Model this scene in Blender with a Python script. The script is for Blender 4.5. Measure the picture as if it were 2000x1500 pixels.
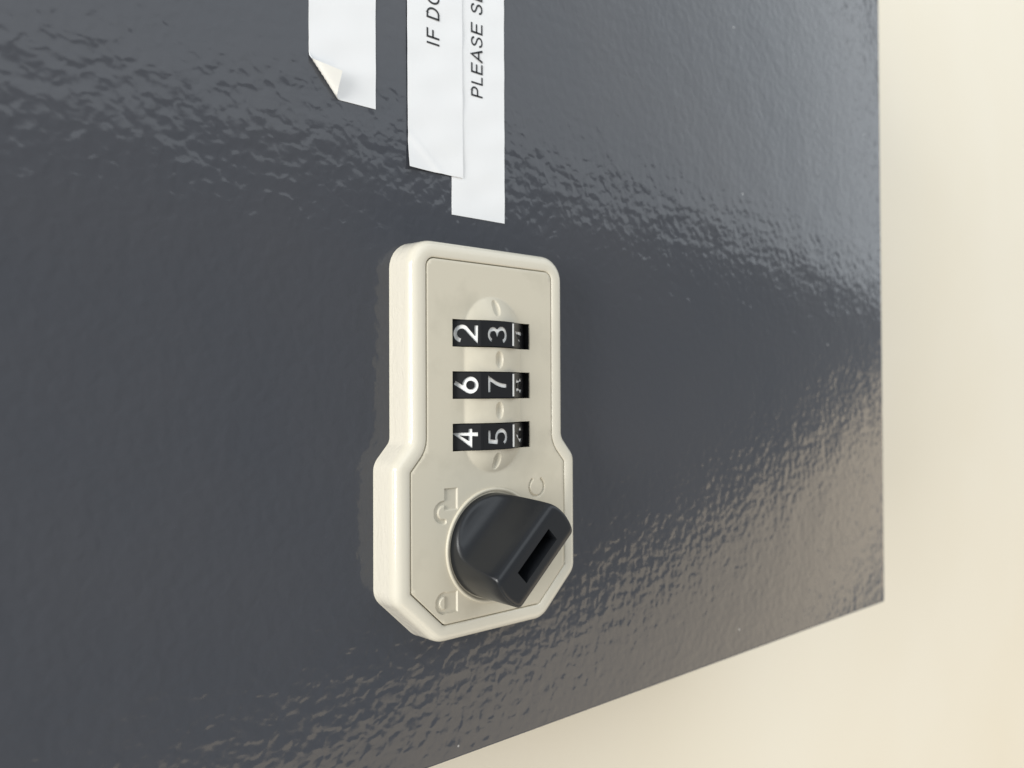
import bpy, bmesh, math, random
import numpy as np
from mathutils import Vector, Matrix
from mathutils.geometry import delaunay_2d_cdt
random.seed(4)
scn = bpy.context.scene
for o in list(bpy.data.objects): bpy.data.objects.remove(o)
COL = scn.collection
S = 0.00107            # one plan unit (about a millimetre) in metres

# ------------------------------------------------------------------ camera
# plan coordinates: u = along the writing, v = up the door, h = out of the door face
F = 1500.0
a = np.array([1858, 11, F]); a /= np.linalg.norm(a)
b = np.array([0.004, 1, 0.0]); b[2] = -(a[0]*b[0]+a[1])/a[2]; b /= np.linalg.norm(b)
n = np.cross(b, a); n /= np.linalg.norm(n)
if n[2] > 0: n = -n
P0 = np.array([0, 0, 137.0])
def W(u, v, h): return Vector((u*S, -h*S, v*S))
cu, cv, ch = (P0@b), (P0@a), -(P0@n)
rows = np.array([-b, -n, -a])                 # camera-space vector -> world
xr = rows@np.array([1, 0, 0.]); yu = rows@np.array([0, -1., 0]); zb = rows@np.array([0, 0, -1.])
cam = bpy.data.cameras.new('camera'); co = bpy.data.objects.new('camera', cam); COL.objects.link(co)
M = Matrix(((xr[0], yu[0], zb[0]), (xr[1], yu[1], zb[1]), (xr[2], yu[2], zb[2]))).to_4x4()
M.translation = W(cu, cv, ch)
co.matrix_world = M
cam.sensor_width = 36; cam.sensor_fit = 'HORIZONTAL'; cam.lens = 27
cam.clip_start = 0.002; cam.clip_end = 50
cam.dof.use_dof = True; cam.dof.focus_distance = 0.124*1.07; cam.dof.aperture_fstop = 17
scn.camera = co

# ------------------------------------------------------------------ light
wd = bpy.data.worlds.new('World'); scn.world = wd; wd.use_nodes = True
bg = wd.node_tree.nodes['Background']; bg.inputs[0].default_value = (0.90, 0.95, 1.0, 1); bg.inputs[1].default_value = 0.39
def area(name, loc, target, sx, sy, radiance, col, roll=0.0):
    l = bpy.data.lights.new(name, 'AREA'); l.shape = 'RECTANGLE'; l.size = sx; l.size_y = sy
    l.energy = radiance*math.pi*sx*sy; l.color = col
    o = bpy.data.objects.new(name, l); COL.objects.link(o)
    d = (Vector(target)-Vector(loc)).normalized()
    z = -d; y = Vector((0, 0, 1)); y = (y-z*y.dot(z)).normalized(); x = y.cross(z)
    rm = Matrix.Rotation(math.radians(roll), 3, z); x = rm @ x; y = rm @ y
    o.matrix_world = Matrix.Translation(Vector(loc)) @ Matrix((x, y, z)).transposed().to_4x4()
    return o
area('cool_side_panel', (1.63, -0.85, -2.30), (1.63, 0.0, -2.30), 2.5, 6.3, 1.06, (0.89, 0.955, 1.0), roll=1.5)  # added unseen cool panel for reflections in door and knob, stretched down as floor bounce
area('warm_bounce_panel', (-0.97, -0.85, -2.65), (-0.97, 0.0, -2.65), 1.35, 6.0, 1.28, (1.0, 0.81, 0.55), roll=10)  # added unseen warm panel, stands in for the bounce of a pale floor
area('ceiling_light', (0.12, -0.36, 1.30), (0.0, 0.0, 0.0), 0.85, 0.5, 15.2, (1.0, 0.985, 0.95))
scn.view_settings.view_transform = 'Standard'; scn.view_settings.look = 'None'
scn.view_settings.exposure = 0.0; scn.view_settings.gamma = 1.0
scn.render.engine = 'CYCLES'
scn.cycles.max_bounces = 8

# ------------------------------------------------------------------ materials
def mat(name, col, rough=0.4, spec=0.5):
    m = bpy.data.materials.new(name); m.use_nodes = True
    p = m.node_tree.nodes['Principled BSDF']
    p.inputs['Base Color'].default_value = (*col, 1); p.inputs['Roughness'].default_value = rough
    p.inputs['Specular IOR Level'].default_value = spec
    return m
def nodes(m): return m.node_tree.nodes, m.node_tree.links, m.node_tree.nodes['Principled BSDF']
def noise(m, scale, detail=2, rough=0.5, dist=0.0, stretch=(1, 1, 1)):
    N, L, p = nodes(m)
    tc = N.new('ShaderNodeTexCoord'); mp = N.new('ShaderNodeMapping'); mp.inputs['Scale'].default_value = stretch
    t = N.new('ShaderNodeTexNoise'); t.inputs['Scale'].default_value = scale; t.inputs['Detail'].default_value = detail
    t.inputs['Roughness'].default_value = rough; t.inputs['Distortion'].default_value = dist
    L.new(tc.outputs['Object'], mp.inputs[0]); L.new(mp.outputs[0], t.inputs['Vector'])
    return t
def bump(m, tex, strength, dist, prev=None):
    N, L, p = nodes(m)
    bp = N.new('ShaderNodeBump'); bp.inputs['Strength'].default_value = strength; bp.inputs['Distance'].default_value = dist
    L.new(tex.outputs[0], bp.inputs['Height'])
    if prev: L.new(prev.outputs[0], bp.inputs['Normal'])
    L.new(bp.outputs[0], p.inputs['Normal'])
    return bp
def ramp(m, tex, stops, sock):
    N, L, p = nodes(m)
    r = N.new('ShaderNodeValToRGB'); e = r.color_ramp.elements
    while len(e) < len(stops): e.new(0.5)
    for i, (x, c) in enumerate(stops): e[i].position = x; e[i].color = (*c, 1)
    L.new(tex.outputs[0], r.inputs[0]); L.new(r.outputs[0], p.inputs[sock]); return r

m_door = mat('grey_enamel', (0.05, 0.052, 0.06), 0.12); m_door.node_tree.nodes['Principled BSDF'].inputs['IOR'].default_value = 1.53
t1 = noise(m_door, 530, 0.8, 0.4, 0.3); b1 = bump(m_door, t1, 1.0, 0.000135)
t2 = noise(m_door, 110, 1.0, 0.4, 0.3); bump(m_door, t2, 1.0, 0.00022, b1)
t4 = noise(m_door, 1150, 1.0, 0.5); bump(m_door, t4, 1.0, 0.000008, m_door.node_tree.nodes['Principled BSDF'].inputs['Normal'].links[0].from_node)
t3 = noise(m_door, 14, 3, 0.6); ramp(m_door, t3, [(0.3, (0.050, 0.055, 0.067)), (0.7, (0.062, 0.064, 0.073))], 'Base Color')
_N, _L, _p = nodes(m_door)                      # a few paint chips
_vo = _N.new('ShaderNodeTexVoronoi'); _vo.inputs['Scale'].default_value = 75; _tc = _N.new('ShaderNodeTexCoord'); _L.new(_tc.outputs['Object'], _vo.inputs['Vector'])
_mr = _N.new('ShaderNodeMapRange'); _mr.inputs[1].default_value = 0.014; _mr.inputs[2].default_value = 0.024; _mr.inputs[3].default_value = 1; _mr.inputs[4].default_value = 0
_L.new(_vo.outputs['Distance'], _mr.inputs[0])
_mx = _N.new('ShaderNodeMix'); _mx.data_type = 'RGBA'; _L.new(_mr.outputs[0], _mx.inputs[0])
_src = _p.inputs['Base Color'].links[0].from_socket; _L.new(_src, _mx.inputs[6]); _mx.inputs[7].default_value = (.45, .45, .45, 1)
_L.new(_mx.outputs[2], _p.inputs['Base Color'])
m_body = mat('grey_body', (0.05, 0.052, 0.06), 0.3)
m_case = mat('cream_gloss_plastic', (0.70, 0.66, 0.555), 0.13)
tc1 = noise(m_case, 900, 1.5, 0.5); bump(m_case, tc1, 1.0, 0.000006)
m_plate = mat('cream_satin_plastic', (0.62, 0.56, 0.465), 0.42)
tp = noise(m_plate, 9000, 1, 0.5); bump(m_plate, tp, 1.0, 0.0000018)
tq = noise(m_plate, 90, 4, 0.6); ramp(m_plate, tq, [(0.28, (0.54, 0.50, 0.40)), (0.5, (0.615, 0.57, 0.46))], 'Base Color')
m_knob = mat('black_knob_plastic', (0.0125, 0.014, 0.0165), 0.30)
tk = noise(m_knob, 6000, 1, 0.5); bump(m_knob, tk, 1.0, 0.000002)
m_wheel = mat('black_gloss_plastic', (0.006, 0.006, 0.007), 0.28)
tw = noise(m_wheel, 1200, 2, 0.5); bump(m_wheel, tw, 1.0, 0.000003)
m_well = mat('black_matt', (0.008, 0.008, 0.008), 0.7)
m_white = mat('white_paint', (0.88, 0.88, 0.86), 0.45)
m_label = mat('white_label_tape', (0.85, 0.855, 0.86), 0.38)
tl = noise(m_label, 260, 3, 0.55, 0.3); bump(m_label, tl, 1.0, 0.00003)
m_back = mat('label_backing', (0.84, 0.82, 0.76), 0.4)
m_ink = mat('black_ink', (0.012, 0.012, 0.013), 0.4)
m_wall = mat('cream_wall_paint', (0.84, 0.80, 0.68), 0.6)
twl = noise(m_wall, 300, 4, 0.6); bump(m_wall, twl, 1.0, 0.00006)
twc = noise(m_wall, 9, 2, 0.5); ramp(m_wall, twc, [(0.3, (0.92, 0.845, 0.69)), (0.7, (0.94, 0.875, 0.735))], 'Base Color')

# ------------------------------------------------------------------ builders
def link(name, me, material, parent=None, smooth=False):
    o = bpy.data.objects.new(name, me); COL.objects.link(o)
    if material: me.materials.append(material)
    if smooth:
        for p in me.polygons: p.use_smooth = True
    if parent: o.parent = parent
    return o
def mesh(name, V, Fc, material, parent=None, smooth=False, fix=True, sharp=None):
    me = bpy.data.meshes.new(name)
    me.from_pydata([W(*p) for p in V], [], Fc)
    if fix:
        bm = bmesh.new(); bm.from_mesh(me); bmesh.ops.recalc_face_normals(bm, faces=bm.faces); bm.to_mesh(me); bm.free()
    o = link(name, me, material, parent, smooth)
    if sharp: me.set_sharp_from_angle(angle=math.radians(sharp))
    return o
def thing(name, label, cat, group=None):
    o = bpy.data.objects.new(name, None); COL.objects.link(o); o.empty_display_size = 0.01
    o['label'] = label; o['category'] = cat
    if group: o['group'] = group
    return o
def tag(o, label, cat, group=None):
    o['label'] = label; o['category'] = cat
    if group: o['group'] = group
def bevelled_box(name, u0, u1, v0, v1, h0, h1, r, material, parent, seg=4):
    bm = bmesh.new()
    vs = [bm.verts.new(W(u, v, h)) for u in (u0, u1) for v in (v0, v1) for h in (h0, h1)]
    for q in ((0, 1, 3, 2), (4, 6, 7, 5), (0, 4, 5, 1), (2, 3, 7, 6), (0, 2, 6, 4), (1, 5, 7, 3)): bm.faces.new([vs[i] for i in q])
    bmesh.ops.recalc_face_normals(bm, faces=bm.faces)
    bmesh.ops.bevel(bm, geom=bm.edges[:], offset=r*S, segments=seg, profile=0.5, affect='EDGES')
    me = bpy.data.meshes.new(name); bm.to_mesh(me); bm.free()
    o = link(name, me, material, parent, True); me.set_sharp_from_angle(angle=math.radians(50)); return o

def outline(corners, d, nseg=8):
    """polygon (ccw) with rounded corners, moved inwards by d. corners: (u, v, radius)"""
    P = [np.array(c[:2], float) for c in corners]; k = len(P); out = []
    lines = []
    for i in range(k):
        p, q = P[i], P[(i+1) % k]; t = (q-p)/np.linalg.norm(q-p); nn = np.array([-t[1], t[0]])
        lines.append((p+nn*d, t))
    Q = []
    for i in range(k):
        p1, t1 = lines[i-1]; p2, t2 = lines[i]
        A = np.array([t1, -t2]).T; s = np.linalg.solve(A, p2-p1); Q.append(p1+t1*s[0])
    for i in range(k):
        t1 = lines[i-1][1]; t2 = lines[i][1]
        cr = t1[0]*t2[1]-t1[1]*t2[0]; th = math.atan2(cr, t1@t2)
        r = corners[i][2]-d if cr > 0 else corners[i][2]+d
        r = max(r, 0.25 if len(corners[i]) < 4 else corners[i][3])
        L = r*math.tan(abs(th)/2); s0 = Q[i]-t1*L
        sg = 1 if cr > 0 else -1
        cen = s0+np.array([-t1[1], t1[0]])*r*sg
        for j in range(nseg+1):
            ang = th*j/nseg; vv = s0-cen; c_, s_ = math.cos(ang), math.sin(ang)
            out.append(cen+np.array([c_*vv[0]-s_*vv[1], s_*vv[0]+c_*vv[1]]))
    return np.array(out)
def inside(poly, pts):
    x, y = pts[:, 0], pts[:, 1]; r = np.zeros(len(pts), bool); m = len(poly); j = m-1
    for i in range(m):
        xi, yi = poly[i]; xj, yj = poly[j]
        if yi != yj:
            c = ((yi > y) != (yj > y)) & (x < (xj-xi)*(y-yi)/(yj-yi)+xi); r ^= c
        j = i
    return r
def loft(rings, close_last=False, close_first=False):
    V = []; Fc = []; k = len(rings[0])
    for r in rings: V += [tuple(p) for p in r]
    for i in range(len(rings)-1):
        for j in range(k):
            Fc.append((i*k+j, i*k+(j+1) % k, (i+1)*k+(j+1) % k, (i+1)*k+j))
    if close_last: Fc.append(tuple((len(rings)-1)*k+j for j in range(k)))
    if close_first: Fc.append(tuple(reversed(range(k))))
    return V, Fc

# stroke lettering ----------------------------------------------------------
def arc(cx, cy, rx, ry, a0, a1, k=14):
    return [(cx+rx*math.cos(math.radians(a0+(a1-a0)*i/k)), cy+ry*math.sin(math.radians(a0+(a1-a0)*i/k))) for i in range(k+1)]
def smooth_pts(P, k=5):
    out = []; P = [np.array(p, float) for p in P]
    for i in range(len(P)-1):
        p0 = P[max(i-1, 0)]; p1 = P[i]; p2 = P[i+1]; p3 = P[min(i+2, len(P)-1)]
        for j in range(k):
            t = j/k
            out.append(tuple(0.5*((2*p1)+(p2-p0)*t+(2*p0-5*p1+4*p2-p3)*t*t+(3*p1-p0-3*p2+p3)*t**3)))
    out.append(tuple(P[-1])); return out
def ribbon(P, w, closed=False):
    P = [np.array(p, float) for p in P]; k = len(P); L = []; R = []
    for i in range(k):
        pr = P[i-1] if (i > 0 or closed) else None; nx = P[(i+1) % k] if (i < k-1 or closed) else None
        t1 = (P[i]-pr)/max(np.linalg.norm(P[i]-pr), 1e-9) if pr is not None else None
        t2 = (nx-P[i])/max(np.linalg.norm(nx-P[i]), 1e-9) if nx is not None else None
        if t1 is None: t1 = t2
        if t2 is None: t2 = t1
        t = t1+t2; t /= max(np.linalg.norm(t), 1e-9); nn = np.array([-t[1], t[0]])
        c = max(nn@np.array([-t1[1], t1[0]]), 0.45)
        L.append(P[i]+nn*w/2/c); R.append(P[i]-nn*w/2/c)
    V = L+R; Fc = []
    for i in range(k if closed else k-1):
        j = (i+1) % k; Fc.append((i, k+i, k+j, j))
    return [tuple(p) for p in V], Fc
S_PTS = smooth_pts([(.60, .74), (.53, .89), (.34, .955), (.15, .89), (.10, .74), (.20, .61), (.36, .53), (.54, .44), (.63, .28), (.55, .11), (.35, .045), (.15, .11), (.06, .29)])
GLYPH = {
 'I': [[(.06, 0), (.06, 1)]],
 'F': [[(.06, 0), (.06, .95), (.60, .95)], [(.06, .51), (.54, .51)]],
 'E': [[(.64, .95), (.06, .95), (.06, .05), (.66, .05)], [(.06, .52), (.60, .52)]],
 'L': [[(.06, 1), (.06, .05), (.56, .05)]],
 'P': [[(.06, 0), (.06, .95), (.38, .95)]+arc(.38, .70, .24, .25, 90, -90)+[(.06, .45)]],
 'A': [[(.02, 0), (.34, .98), (.66, 0)], [(.13, .33), (.55, .33)]],
 'D': [[(.06, .05), (.06, .95), (.32, .95)]+arc(.32, .50, .34, .45, 90, -90, 20)+[(.06, .05), (.06, .1)]],
 'O': [arc(.39, .5, .35, .46, 0, 360, 28)],
 'S': [S_PTS],
 '2': [arc(.33, .67, .27, .27, 170, -38, 18)+[(.08, .06), (.64, .06)]],
 '3': [arc(.30, .72, .23, .22, 165, -80, 16)[:-1]+[(.30, .51)]+arc(.30, .29, .26, .23, 78, -165, 16)[1:]],
 '4': [[(.45, .0), (.45, .93), (.05, .32), (.66, .32)]],
 '5': [[(.58, .93), (.16, .93), (.12, .56)]+arc(.30, .32, .27, .26, 118, -150, 18)],
 '6': [[(.44, .97), (.13, .46)]+arc(.34, .31, .25, .26, 150, 510, 28)],
 '7': [[(.06, .93), (.60, .93)]+smooth_pts([(.60, .93), (.42, .60), (.33, .30), (.31, .02)], 5)[1:]],
 '8': [arc(.33, .73, .20, .21, 0, 360, 22), arc(.33, .28, .25, .24, 0, 360, 24)],
}
def glyph(chh, w):
    V = []; Fc = []
    for st in GLYPH[chh]:
        cl = abs(st[0][0]-st[-1][0]) < 1e-6 and abs(st[0][1]-st[-1][1]) < 1e-6
        v, f = ribbon(st[:-1] if cl else st, w, cl)
        Fc += [tuple(i+len(V) for i in q) for q in f]; V += v
    return V, Fc

# ------------------------------------------------------------------ setting: wall
WALL_H = -62.0
wall = mesh('wall', [(-900, -900, WALL_H), (900, -900, WALL_H), (900, 900, WALL_H), (-900, 900, WALL_H)], [(0, 1, 2, 3)], m_wall, fix=False)
wall['kind'] = 'structure'

# ------------------------------------------------------------------ cabinet
U0, U1, V0, V1 = -62.9, 150.0, -139.4, 170.0
cab = thing('wall_cabinet', 'dark grey enamelled steel cabinet with leathery glossy door on the cream wall', 'cabinet')
cab.location = W((U0+U1)/2, V0, WALL_H)
def par(o, p):
    o.parent = p; o.matrix_parent_inverse = Matrix.Translation(-p.location)
d = bevelled_box('door', U0, U1, V0, V1, -16, 0, 0.7, m_door, None); par(d, cab)
bd = bevelled_box('body', U0+3, U1-3, V0+3, V1-3, WALL_H, -17.5, 1.0, m_body, None, 2); par(bd, cab)

# ------------------------------------------------------------------ combination lock
VC = 8.85
lock = thing('combination_lock', 'cream plastic three-wheel combination lock with black turn knob on grey door', 'lock')
lock.location = W(0, VC, 0)
half = [(22.7, 16.05, 4.6, 1.3), (-9.2, 16.05, 2.0), (-12.6, 18.95, 3.2, 0.5), (-33.4, 18.95, 3.4, 0.5), (-41.1, 11.1, 4.2, 0.35)]
corners = [(u, VC+s, *r) for u, s, *r in half]+[(u, VC-s, *r) for u, s, *r in reversed(half)]
prof = [(0.0, 0.0), (0.05, 0.35), (0.12, 1.2), (0.28, 4.3), (0.36, 4.95), (0.52, 5.4), (0.78, 5.75), (1.15, 5.98), (1.6, 6.08), (2.2, 6.10), (2.75, 6.06), (2.95, 5.98), (3.03, 5.85), (3.05, 5.5), (3.05, 4.8)]
rings = []
for dd, h in prof: rings.append([(p[0], p[1], h) for p in outline(corners, dd)])
V, Fc = loft(rings)
# floor of the rim gap
k = len(rings[0]); inn = [(p[0], p[1], 4.8) for p in outline(corners, 3.7)]
base = len(V)-k; V += inn
for j in range(k): Fc.append((base+j, base+(j+1) % k, base+k+(j+1) % k, base+k+j))
m_side = mat('cream_gloss_side', (0.70, 0.66, 0.565), 0.10)
ts_ = noise(m_side, 1000, 2.0, 0.5, 1.0, (0.5, 1, 1)); bump(m_side, ts_, 1.0, 0.00010)
hs = mesh('housing', V, Fc, m_case, None, True, fix=True, sharp=60); par(hs, lock)
# make sure the shell faces outward
def face_out(o, test=lambda p: True):
    me = o.data; bm = bmesh.new(); bm.from_mesh(me)
    tot = sum(f.normal.y*f.calc_area() for f in bm.faces)
    if tot > 0: bmesh.ops.reverse_faces(bm, faces=bm.faces)
    bm.to_mesh(me); bm.free()
face_out(hs)
hs.data.materials.append(m_side)
for f_ in hs.data.polygons:
    if -f_.center.y/S < 4.4 and -f_.center.y/S > 0.3 and abs(f_.normal.y) < 0.3: f_.material_index = 1

SLOT_C = [8.0, -0.32, -8.65]; SW = 2.2; SV0, SV1 = 0.88, 16.95
pl_out = outline(corners, 3.22)
LU0, LU1, LR, LH, LV = -14.7+5.8, 14.2-5.8, 5.8, 1.75, 8.9
DIMP = [(12.35, LV-0.05), (3.85, LV-0.1), (-4.45, LV-0.1), (-12.75, LV-0.05)]
def sd_box(u, v, u0, u1, v0, v1):
    dx = np.maximum(u0-u, u-u1); dy = np.maximum(v0-v, v-v1)
    return np.hypot(np.maximum(dx, 0), np.maximum(dy, 0))+np.minimum(np.maximum(dx, dy), 0)
def sd_arch(u, v, cu_, cv_, r, w, closed_legs=0.0):
    q = np.where(v > cv_, np.abs(np.hypot(u-cu_, v-cv_)-r), np.hypot(np.minimum(np.abs(u-cu_-r), np.abs(u-cu_+r)), np.maximum(cv_-v-closed_legs, 0)))
    return q-w
def icon_sd(u, v):
    op = np.minimum(sd_box(u, v, -19.99, -16.62, 16.07, 18.5), sd_arch(u, v, -20.35, 18.7, 1.42, 0.40, 0.15))
    cl = np.minimum(sd_box(u, v, -36.2, -32.9, 16.1, 18.5), sd_arch(u, v, -34.5, 18.5, 1.34, 0.40, 0.1))
    rr = np.hypot(u+17.8, v+0.55); ang = np.abs(np.arctan2(v+0.55, u+17.8))
    ce = np.abs(rr-1.62)-0.24
    g = math.radians(38); e1 = np.hypot(u+17.8-1.62*math.cos(g), np.abs(v+0.55)-1.62*math.sin(g))-0.24
    ce = np.where(ang < g, e1, ce)
    return np.minimum(np.minimum(op, cl), ce)
def plate_h(u, v):
    h = np.full(len(u), 6.0)
    dd = np.hypot(u-np.clip(u, LU0, LU1), v-LV)
    Rc = (LR*LR+LH*LH)/(2*LH)
    dome = np.where(dd < LR, np.sqrt(np.maximum(Rc*Rc-dd*dd, 0))-(Rc-LH), 0)
    h += np.sqrt(np.maximum(dome, 0)**2+0.0004)-0.02*(dome <= 0)-0.02*(dome > 0)
    for du, dv in DIMP:
        e = ((u-du)/1.4)**2+((v-dv)/0.80)**2
        h -= 0.55*np.maximum(1-e, 0)**0.8
    s = np.clip(-icon_sd(u, v)/0.13, -0.4, 1); s = (s+0.4)/1.4; h -= 0.30*s*s*(3-2*s)
    return h
pts = []
def grid(u0, u1, v0, v1, st):
    U, Vv = np.meshgrid(np.arange(u0, u1, st), np.arange(v0, v1, st)); q = np.stack([U.ravel(), Vv.ravel()], 1)
    return q+np.random.RandomState(1).uniform(-.03, .03, q.shape)*st
coarse = grid(-38, 20, -8, 26, 0.6)
mid = grid(LU0-LR-.4, LU1+LR+.4, LV-LR-.4, LV+LR+.4, 0.22)
fine = np.concatenate([grid(-22.5, -16.1, 15.6, 21.1, .09), grid(-36.8, -32.3, 15.6, 20.9, .09), grid(-20.2, -15.4, -2.9, 1.8, .09)]+[grid(du-1.6, du+1.6, dv-1, dv+1, .09) for du, dv in DIMP])
def near(q, boxes):
    m = np.zeros(len(q), bool)
    for x0, x1, y0, y1 in boxes: m |= (q[:, 0] > x0) & (q[:, 0] < x1) & (q[:, 1] > y0) & (q[:, 1] < y1)
    return m
fb = [(-22.5, -16.1, 15.6, 21.1), (-36.8, -32.3, 15.6, 20.9), (-20.2, -15.4, -2.9, 1.8)]+[(du-1.6, du+1.6, dv-1, dv+1) for du, dv in DIMP]
mb = [(LU0-LR-.4, LU1+LR+.4, LV-LR-.4, LV+LR+.4)]
coarse = coarse[~near(coarse, fb+mb)]; mid = mid[~near(mid, fb)]
P = np.concatenate([coarse, mid, fine])
sl = [(c-SW-.08, c+SW+.08, SV0-.08, SV1+.08) for c in SLOT_C]
P = P[~near(P, sl)]; P = P[inside(outline(corners, 3.34), P)]
loops = [pl_out, outline(corners, 3.32)]
for c in SLOT_C:
    us = np.linspace(c-SW, c+SW, 18); vs = np.linspace(SV0, SV1, 70)
    loops.append(np.array([(x, SV0) for x in us[:-1]]+[(c+SW, y) for y in vs[:-1]]+[(x, SV1) for x in us[:0:-1]]+[(c-SW, y) for y in vs[:0:-1]]))
allp = []; E = []
for lp in loops:
    s0 = len(allp); allp += [tuple(p) for p in lp]; E += [(s0+i, s0+(i+1) % len(lp)) for i in range(len(lp))]
nl = len(allp); allp += [tuple(p) for p in P]
res = delaunay_2d_cdt([Vector(p) for p in allp], E, [], 0, 1e-6)
pv = np.array([(p.x, p.y) for p in res[0]]); tri = [tuple(f) for f in res[2]]
cen = np.array([pv[list(t)].mean(0) for t in tri])
keep = inside(pl_out, cen)
for c in SLOT_C: keep &= ~((np.abs(cen[:, 0]-c) < SW) & (cen[:, 1] > SV0) & (cen[:, 1] < SV1))
tri = [t for t, kk in zip(tri, keep) if kk]
hh = plate_h(pv[:, 0], pv[:, 1])
onrim = ~inside(outline(corners, 3.25), pv); hh[onrim] -= 0.09
V = [(p[0], p[1], h) for p, h in zip(pv, hh)]
# skirts on boundary edges
cnt = {}
for t in tri:
    for i in range(3):
        e = (t[i], t[(i+1) % 3]); cnt[e] = cnt.get(e, 0)+1
bnd = [e for e in cnt if (e[1], e[0]) not in cnt]
low = {}
Fc = list(tri)
for e in bnd:
    for i in e:
        if i not in low: low[i] = len(V); V.append((V[i][0], V[i][1], 4.9 if onrim[i] else 5.72))
    Fc.append((e[1], e[0], low[e[0]], low[e[1]]))
pl = mesh('face_plate', V, Fc, m_plate, None, True, fix=False, sharp=50); face_out(pl); par(pl, lock)
# dark wells behind the wheel slots
for c in SLOT_C:
    g = 0.02
    q = [(c-SW-g, SV0-g), (c+SW+g, SV0-g), (c+SW+g, SV1+g), (c-SW-g, SV1+g)]
    V, Fc = loft([[(x, y, 5.75) for x, y in q], [(x, y, 0.25) for x, y in q]], close_last=True)
    w = mesh('dial_well', V, Fc, m_well, None, fix=False); par(w, lock)

# dial wheels
WR, WZ, WV, PH = 10.1, -1.6, 9.0, 20.5
def wheel(c, digits):
    hw = 2.06; ring = []
    eps = 1.15
    for kq in range(-3, 4):
        ph = PH+36*kq
        for s_ in (1, -1): ring.append(math.radians(ph+s_*eps))
    ring = sorted(ring)
    def pp(q, r): return (WV+r*math.sin(q), WZ+r*math.cos(q))
    full = [pp(q, WR) for q in ring]; dip = []
    for kq in range(1, len(ring)-1, 2):               # ridge, step down below the facet, ridge
        A_, B_ = np.array(full[kq]), np.array(full[kq+1]); t_ = (B_-A_)/np.linalg.norm(B_-A_); n_ = np.array([-t_[1], t_[0]])
        if n_@(np.array([WV, WZ])-A_) < 0: n_ = -n_
        dip += [tuple(A_), tuple(A_+t_*.06+n_*.01), tuple(A_+t_*.06+n_*.4), tuple(B_-t_*.06+n_*.4), tuple(B_-t_*.06+n_*.01), tuple(B_)]
    def closed(pr):
        pr = [p for p in pr if p[1] > 0.6]; return [(pr[0][0], 0.5)]+pr+[(pr[-1][0], 0.5)]
    bm = bmesh.new()
    for pr, x0, x1 in ((closed(full), -hw, -hw+.16), (closed(dip), -hw+.15, hw-.15), (closed(full), hw-.16, hw)):
        A = [bm.verts.new(W(c+x0, v, h)) for v, h in pr]; B = [bm.verts.new(W(c+x1, v, h)) for v, h in pr]; kk = len(A)
        for i in range(kk): bm.faces.new((A[i], A[(i+1) % kk], B[(i+1) % kk], B[i]))
        bm.faces.new(A); bm.faces.new(B)
    bmesh.ops.recalc_face_normals(bm, faces=bm.faces)
    me = bpy.data.meshes.new('dial_wheel'); bm.to_mesh(me); bm.free()
    o = link('dial_wheel', me, m_wheel); par(o, lock)
    ap = WR*math.cos(math.radians(18-eps))
    HT, WD, STK, DEP = 3.8, 4.15, 0.155, 0.30
    fl = WR*math.sin(math.radians(18-eps))            # half length of a facet
    for dg, ph, sh in zip(digits, (PH+18, PH-18, PH-54), (-0.55, 0.0, 0.0)):
        q = math.radians(ph); gv, gf = glyph(dg, STK)
        G = np.array([((x-0.34)*WD, (y-0.5)*HT+sh) for x, y in gv])
        def at(x, y, lift): return (c+x, WV+(ap+lift)*math.sin(q)+y*math.cos(q), WZ+(ap+lift)*math.cos(q)-y*math.sin(q))
        rc = [(-hw+.06, -fl), (hw-.06, -fl), (hw-.06, fl), (-hw+.06, fl)]
        pin = [Vector(p) for p in rc]+[Vector(p) for p in G]; ed_ = [(0, 1), (1, 2), (2, 3), (3, 0)]
        for f in gf: ed_ += [(4+f[k_], 4+f[(k_+1) % 4]) for k_ in range(4)]
        r_ = delaunay_2d_cdt(pin, ed_, [], 0, 1e-5)
        pv_ = np.array([(p.x, p.y) for p in r_[0]]); tr = [tuple(t) for t in r_[2]]
        ce = np.array([pv_[list(t)].mean(0) for t in tr]); cut = np.zeros(len(tr), bool)
        for f in gf: cut |= inside(G[list(f)], ce)
        face = [t for t, k_ in zip(tr, cut) if not k_]; flo = [t for t, k_ in zip(tr, cut) if k_]
        mm = len(pv_); VV = [at(x, y, 0.02) for x, y in pv_]+[at(x, y, 0.02-DEP) for x, y in pv_]
        es = set((t[k_], t[(k_+1) % 3]) for t in flo for k_ in range(3))
        walls = [(e[1], e[0], mm+e[0], mm+e[1]) for e in es if (e[1], e[0]) not in es]
        fo = mesh('facet', VV, face+walls, m_wheel, None, fix=False); fo.parent = o
        dgo = mesh('digit', [at(x, y, 0.02-DEP) for x, y in pv_], flo, m_white, None, fix=False); dgo.parent = o
    # white index line below the middle digit
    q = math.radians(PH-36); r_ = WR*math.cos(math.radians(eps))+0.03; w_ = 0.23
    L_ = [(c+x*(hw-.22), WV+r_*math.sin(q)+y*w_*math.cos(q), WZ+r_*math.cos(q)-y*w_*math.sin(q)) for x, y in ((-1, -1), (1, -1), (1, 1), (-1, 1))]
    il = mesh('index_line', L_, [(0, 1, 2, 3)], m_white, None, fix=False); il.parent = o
    return o
for c, dg in zip(SLOT_C, (('2', '3', '4'), ('6', '7', '8'), ('4', '5', '6'))): wheel(c, dg)

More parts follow.
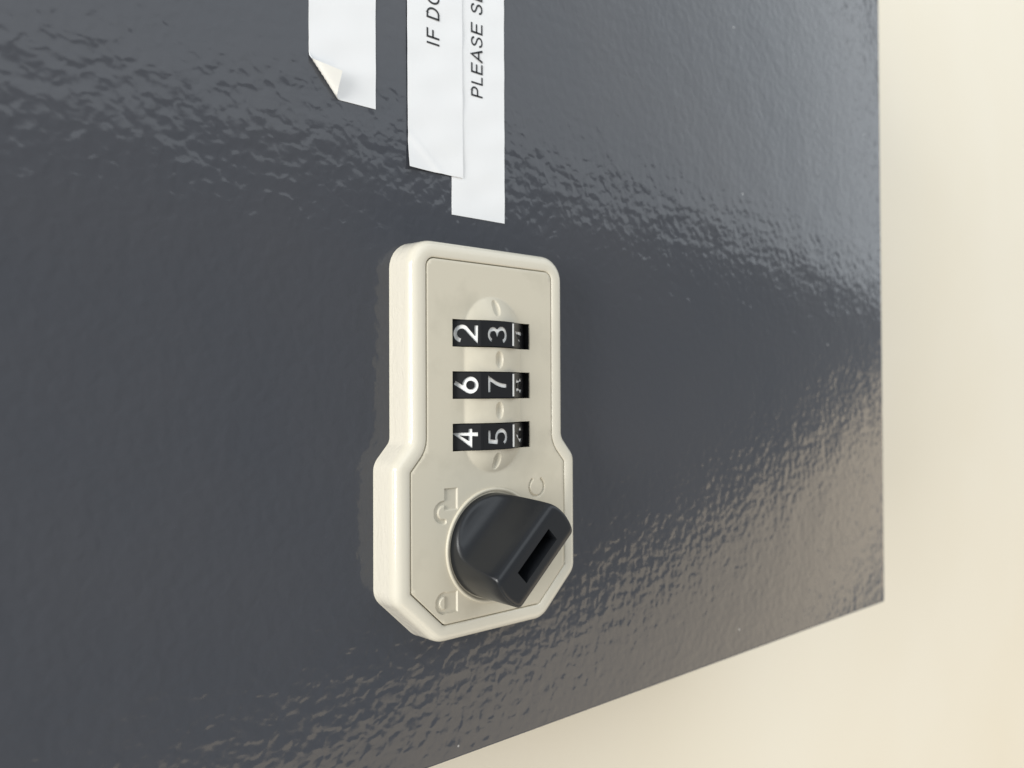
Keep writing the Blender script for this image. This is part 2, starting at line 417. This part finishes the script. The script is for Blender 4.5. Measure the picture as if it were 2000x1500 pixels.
# knob collar (raised ring round the knob) and knob
KU, KV = -26.55, 8.95
def lathe(name, prof, cu_, cv_, material, k=96, sharp=50):
    rings = [[(cu_+r*math.cos(2*math.pi*j/k), cv_+r*math.sin(2*math.pi*j/k), h) for j in range(k)] for r, h in prof]
    V, Fc = loft(rings); o = mesh(name, V, Fc, material, None, True, fix=True, sharp=sharp); face_out(o); return o
cl = lathe('knob_collar', [(9.42, 5.8), (9.40, 6.18), (9.32, 6.30), (9.18, 6.34), (8.95, 6.30), (8.80, 6.05), (8.6, 5.95), (8.0, 5.95)], KU, KV, m_plate); par(cl, lock)
KH = 11.2; KW = 3.75; KR = 8.55; KT = 8.25; H0 = 1.2
_kp = np.array([0, 2.5, 3.3, 3.75, 4.1, 4.5, 5.2, 6.2, 7.4, 8.55, 9.5]); _kh = np.array([11.2, 11.2, 11.0, 10.2, 8.4, 5.7, 3.3, 2.1, 1.5, 1.1, 0.8])
_kx = np.linspace(-9.4, 9.4, 1881); _ky = np.interp(np.abs(_kx), _kp, _kh)
_kg = np.exp(-0.5*(np.arange(-90, 91)*0.01/0.26)**2); _ky = np.convolve(np.pad(_ky, 90, mode='edge'), _kg/_kg.sum(), 'valid')
def kprof(p): return float(np.interp(p, _kx, _ky))      # scooped flanks rising to a rounded grip
def kr(h): return KR-(KR-KT)*min(max(h/KH, 0), 1)
dirv = np.array([-0.686, 0.728]); per = np.array([dirv[1], -dirv[0]])   # the grip runs along dirv
SLp, SLd = 1.25, 4.3
def kpt(p, dd, h): q = np.array([KU, KV])+per*p+dirv*dd; return (q[0], q[1], 6.0+h)
ps = sorted(set([round(x, 4) for x in list((KR-.01)*np.cos(np.linspace(0, math.pi, 73)))+list(np.linspace(-5.2, 5.2, 41))+[SLp, -SLp]]))
ps = [p for k_, p in enumerate(ps) if k_ == 0 or abs(p) in (SLp,) or p-ps[k_-1] > 0.02]
RIM = [0.0, 0.02, 0.08, 0.18, 0.32, 0.5, 0.75]
V = []; Fc = []; cols = []
for p in ps:
    h = kprof(p); R_ = kr(h); rr = min(0.6, h*0.5); pc = max(-R_+1e-3, min(R_-1e-3, p))
    hl = math.sqrt(R_*R_-pc*pc)
    dl = [hl*(1-x) for x in (0.0, .004, .012, .03, .06, .1, .16)]
    m_ = min(SLd, dl[-1]*.98); dl = [-x for x in dl]+list(np.linspace(-m_, m_, 9))+dl[::-1]
    cols.append(len(V))
    for dd in dl:
        e = R_-math.hypot(pc, dd)                 # distance to the rim: rolled edge
        x = min(max(1-e/rr, 0), 1); V.append(kpt(pc, dd, h-rr*(1-math.sqrt(max(1-x*x, 0)))))
nd = 23
J0, J1 = 7, 15
for i in range(len(ps)-1):
    for j in range(nd-1):
        pc = (ps[i]+ps[i+1])/2
        if abs(pc) < SLp and J0 <= j < J1: continue
        Fc.append((cols[i]+j, cols[i+1]+j, cols[i+1]+j+1, cols[i]+j+1))
loop = [cols[i] for i in range(len(ps))]+[cols[-1]+j for j in range(1, nd)]+[cols[i]+nd-1 for i in range(len(ps)-2, -1, -1)]+[cols[0]+j for j in range(nd-2, 0, -1)]
prev = loop
def on_circle(i, f):
    u, v, h = V[i]; hz = (h-6.0)*f; q = np.array([u-KU, v-KV]); q = q/np.linalg.norm(q)*kr(hz); return (KU+q[0], KV+q[1], 6.0+hz)
for f in (0.66, 0.33, 0.0):
    cur = []
    for i in loop: cur.append(len(V)); V.append(on_circle(i, f))
    for j in range(len(loop)): Fc.append((prev[j], prev[(j+1) % len(loop)], cur[(j+1) % len(loop)], cur[j]))
    prev = cur
si = [i for i, p in enumerate(ps) if abs(p) <= SLp+1e-6]
sloop = [cols[i]+J0 for i in si]+[cols[si[-1]]+j for j in range(J0+1, J1+1)]+[cols[i]+J1 for i in reversed(si[:-1])]+[cols[si[0]]+j for j in range(J1-1, J0, -1)]
cur = []
for i in sloop: cur.append(len(V)); V.append((V[i][0], V[i][1], V[i][2]-5.5))
for j in range(len(sloop)): Fc.append((sloop[j], sloop[(j+1) % len(sloop)], cur[(j+1) % len(sloop)], cur[j]))
Fc.append(tuple(cur))
kn = mesh('turn_knob', V, Fc, m_knob, None, True, fix=True, sharp=48); face_out(kn); par(kn, lock)

# ------------------------------------------------------------------ label tapes
def tape(name, u0, u1, v0, v1, h, seed, label, curl=None, du=0.5, tilt=0.0, lift=None):
    """strip from u0 (cut end) to u1; curl=(point, direction, radius) rolls what lies beyond the fold line"""
    rnd = np.random.RandomState(seed); us = np.linspace(u0, u1, int((u1-u0)/du)+1); vs = np.linspace(v0, v1, 25)
    ph = rnd.uniform(0, 6, 6)
    V = []; nu, nv = len(us), len(vs)
    for lay in (0, 1):
        for u in us:
            for v in vs:
                uu, vv = u, v+tilt*(u-u0)
                hz = h+0.03*math.sin(u*.55+ph[0])*math.sin(v*.7+ph[1])+0.02*math.sin(u*1.1+ph[2]+v*.4)+(0.10 if lay == 0 else 0)
                if lift: hz += lift(u, v)
                if curl:
                    (pu, pv_), (nx, ny), r = curl
                    t = (uu-pu)*nx+(vv-pv_)*ny
                    if t > 0:
                        rr = r-(0.10 if lay == 0 else 0); an = min(t/r, math.pi*0.93)
                        rest = max(t-r*math.pi*0.93, 0)
                        off = r*math.sin(an)+rest*math.cos(an); up = r*(1-math.cos(an))+rest*math.sin(an)
                        if lay == 0: off -= 0.10*math.sin(an); up += 0.10*(math.cos(an)-1)
                        uu += nx*(off-t); vv += ny*(off-t); hz += up
                V.append((uu, vv, hz))
    Fc = []; N_ = nu*nv
    for i in range(nu-1):
        for j in range(nv-1):
            q = (i*nv+j, (i+1)*nv+j, (i+1)*nv+j+1, i*nv+j+1); Fc.append(q); Fc.append(tuple(N_+x for x in reversed(q)))
    rim = [j for j in range(nv)]+[i*nv+nv-1 for i in range(1, nu)]+[(nu-1)*nv+j for j in range(nv-2, -1, -1)]+[i*nv for i in range(nu-2, 0, -1)]
    for x in range(len(rim)):
        p, q = rim[x], rim[(x+1) % len(rim)]; Fc.append((p, q, N_+q, N_+p))
    o = mesh(name, V, Fc, m_label, None, True, fix=True, sharp=60)
    o.data.materials.append(m_back)
    for f in o.data.polygons:
        if all(vi >= N_ for vi in f.vertices): f.material_index = 1
    tag(o, label, 'label', 'white label tapes on the grey door'); return o
def crease(u, v):      # slightly lifted corner of the middle tape
    t = (37.6-u)*0.75+(v-19.4)*0.66
    return 0.38*max(t, 0)**1.3*0.3 + 0.12*math.exp(-((t+.8)/.5)**2)
tape('label_tape', 42.9, 118, 27.3, 38.37, 0.02, 1, 'white label tape without writing, its corner folded over', curl=((46.2, 36.0), (-0.64, 0.768), 0.55))
lt3 = tape('label_tape', 28.45, 125, 1.62, 12.9, 0.02, 2, 'white label tape printed PLEASE, reaching down towards the lock', tilt=0.0)
lt2 = tape('label_tape', 34.9, 122, 10.75, 21.5, 0.20, 3, 'white label tape printed IF DO, overlapping the edge of another tape', lift=crease, tilt=0.004)
# lettering: cap height and start of each letter along u
def lettering(parent, items, v0, cap, wd, h, stroke=0.125):
    V = []; Fc = []
    for chh, u, ws in items:
        gv, gf = glyph(chh, stroke)
        Fc += [tuple(i+len(V) for i in q) for q in gf]
        V += [(u+x*wd*ws, v0+y*cap, h) for x, y in gv]
    o = mesh('lettering', V, Fc, m_ink, None, fix=False); o.parent = parent; return o
lettering(lt2, [('I', 56.0, 1), ('F', 57.0, 1.05), ('D', 60.25, 1.05), ('O', 62.75, 1.05)], 15.52, 2.46, 2.5, 0.375)
lettering(lt3, [('P', 49.55, 1), ('L', 51.75, 1), ('E', 53.6, 1.05), ('A', 55.75, 1.2), ('S', 58.2, 1.05), ('E', 60.5, 1.1), ('S', 63.95, 1.05), ('L', 66.35, 1)], 6.45, 2.4, 2.5, 0.19)
